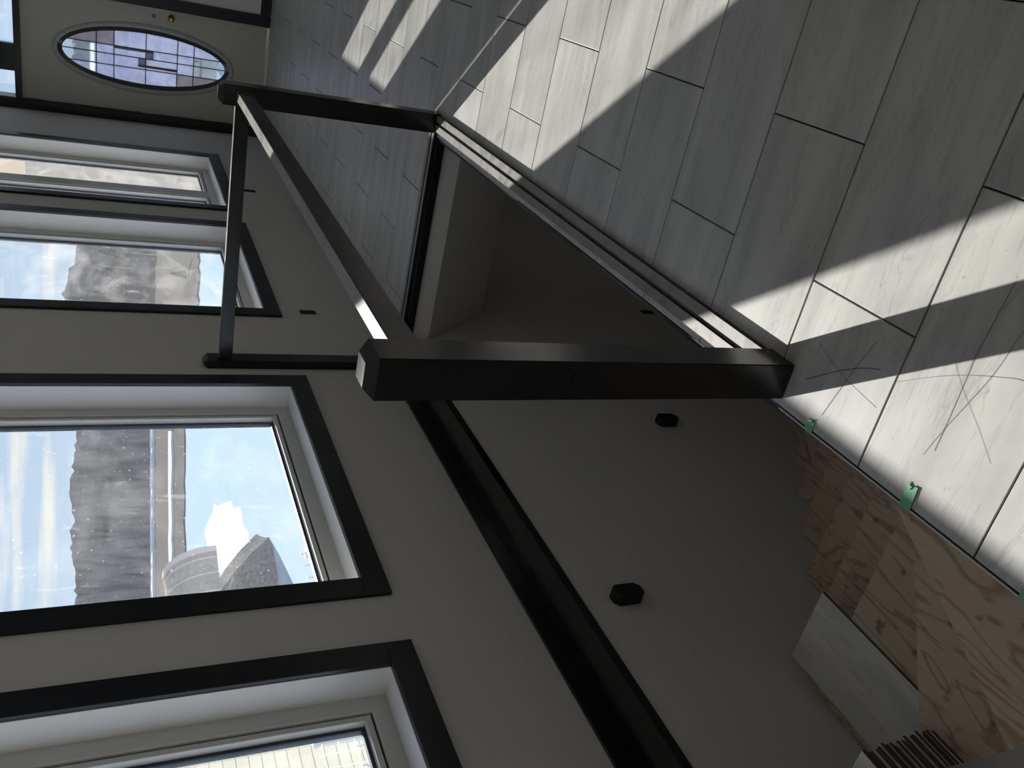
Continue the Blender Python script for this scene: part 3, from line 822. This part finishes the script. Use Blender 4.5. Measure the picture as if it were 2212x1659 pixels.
def arch(b_, x0, x1, w, h, base, n=16, thick=.2):
    rows = []
    for x in (x0, x1):
        rows.append([b_.verts.new((x, -w * math.cos(math.pi * k / n), base + h * math.sin(math.pi * k / n))) for k in range(n + 1)])
    for k in range(n): b_.faces.new((rows[0][k], rows[0][k + 1], rows[1][k + 1], rows[1][k]))
    for r in rows: b_.faces.new(r)
def dome_part(nm, mat, x0, x1, w, h):
    b_ = bmesh.new(); arch(b_, x0, x1, w, h, 0)
    o = link(nm, mesh(nm, b_, mat), dome, (-47.0, 52.5, -6.1)); o.rotation_euler = (0, 0, math.radians(76))
dome_part('canvas_cover', CANVAS, -3.2, 3.0, 3.0, 3.6)
for x in (-2.2, -.8, .8, 2.2): dome_part('hoop_rib', PINK, x - .05, x + .05, 3.04, 3.65)
dome_part('end_band', PINK, 2.7, 3.2, 3.15, 3.75)
# raised ground next to the house
tag(bx('yard', SNOW, None, -16, XO, -30, 20, -14, -4.2), 'snowy yard dropping from the house towards the lake', 'ground', kind='structure')
# lower deck fence seen over the sill
fence = empty('picket_fence', (-5.67, 5.0, -4.2), 'grey picket fence outside, seen just above the window sill', 'fence')
bx('fence_rail', GREYM, fence, -5.70, -5.64, 4.3, 7.0, -.50, -.42)
bx('fence_rail', GREYM, fence, -5.70, -5.64, 4.3, 7.0, -1.25, -1.18)
for k in range(15): bx('picket', GREYM, fence, -5.68, -5.665, 4.34 + k * .187, 4.355 + k * .187, -1.3, -.33)
for y in (4.32, 6.98): bx('fence_post', GREYM, fence, -5.72, -5.63, y - .04, y + .04, -4.2, -.38)
wf = empty('wire_fence', (-5.0, 3.4, -4.2), 'white wire grid fence outside the nearest window', 'fence')
for k in range(5): bx('wire', WIRE, wf, -5.004, -4.996, 2.6, 4.09, -.36 + k * .115, -.352 + k * .115)
for k in range(14): bx('wire', WIRE, wf, -5.003, -4.997, 2.62 + k * .112, 2.626 + k * .112, -.40, .14)
for y in (2.58, 4.09): bx('wire_post', GREYM, wf, -5.03, -4.97, y - .03, y + .03, -4.2, .16)
shed = empty('garden_shed', (-14, 7.4, -4.2), 'cream plank shed in the yard beyond the nearest window', 'shed')
bx('shed_body', SIDING, shed, -16, -12.03, 5.0, 9.8, -4.2, 1.2)
for k in range(27): bx('plank', SIDING, shed, -12.03, -12.0, 5.0, 9.8, -4.2 + k * .2, -4.2 + k * .2 + .185)
b_ = bmesh.new(); prism_y(b_, [(-16.3, 1.2), (-11.7, 1.2), (-14, 2.4)], 4.8, 10.0); obj('shed_roof', b_, GREYM, shed)
# wooden frame with a white tarp beyond the farthest window
tf = empty('tarp_screen', (-4.2, 11.5, -4.2), 'white tarp on raw lumber posts outside the farthest window', 'tarp')
bx('tarp_sheet', TARP, tf, -4.0, -2.75, 11.53, 11.535, -3.0, 2.35)
for x in (-2.85, -3.9): bx('lumber_post', WOOD, tf, x - .045, x + .045, 11.44, 11.53, -4.2, 2.75)
bx('lumber_beam', WOOD, tf, -4.05, -2.7, 11.40, 11.44, 2.35, 2.62); bx('lumber_beam', WOOD, tf, -4.05, -2.7, 11.40, 11.44, 2.64, 2.76)
# entry side: snowy ground, stone wall
tag(bx('entry_ground', SNOW, None, XO, 14, YD + .2, 60, -3.3, -.12), 'snow covered ground outside the front door', 'ground', kind='structure')
sw = empty('stone_wall', (-2.6, 15, -.12), 'low grey stone retaining wall outside the front door', 'stone wall')
for r in range(5):
    x = -3.3 - (r % 2) * .35
    while x < 0.6:
        w_ = random.uniform(.55, .95)
        bx('stone', STONE, sw, x, x + w_ - .03, 15 + random.uniform(-.03, .03), 15.5, -.12 + r * .26, -.12 + r * .26 + .24, .02); x += w_

# evergreens on the far shore seen through the smeared window
NEEDLE = plain('dark_needles', (.035, .045, .055), .9, var=.4, spec=0.0)
BARK = plain('bark', (.08, .06, .05), .9, spec=0.0)
def spruce(b, d, z, h, label):
    x, y, _ = polar(b, d, 0)
    t = empty('spruce_tree', (x, y, z), label, 'tree', 'spruces on the far shore')
    q = bmesh.new(); bmesh.ops.create_cone(q, cap_ends=True, segments=8, radius1=h * .03, radius2=h * .02, depth=h * .3)
    link('trunk', mesh('trunk', q, BARK), t, (x, y, z + h * .15))
    for k in range(4):
        q = bmesh.new(); bmesh.ops.create_cone(q, cap_ends=True, segments=14, radius1=h * (.30 - .055 * k), radius2=h * .02, depth=h * .36)
        for v in q.verts: v.co.x *= random.uniform(.85, 1.15); v.co.y *= random.uniform(.85, 1.15)
        link('bough_tier', mesh('bough_tier', q, NEEDLE), t, (x, y, z + h * (.30 + .18 * k)))
spruce(20.1, 341, -4.5, 9.0, 'tall dark spruce at the right of the far hillside clump')
spruce(21.3, 343, -3.5, 10.5, 'tallest dark spruce in the middle of the far hillside clump')
spruce(22.5, 341, -4.5, 10.0, 'dark spruce at the left of the far hillside clump')
spruce(21.2, 168, LZ + .2, 3.0, 'small dark spruce alone on the frozen flat')
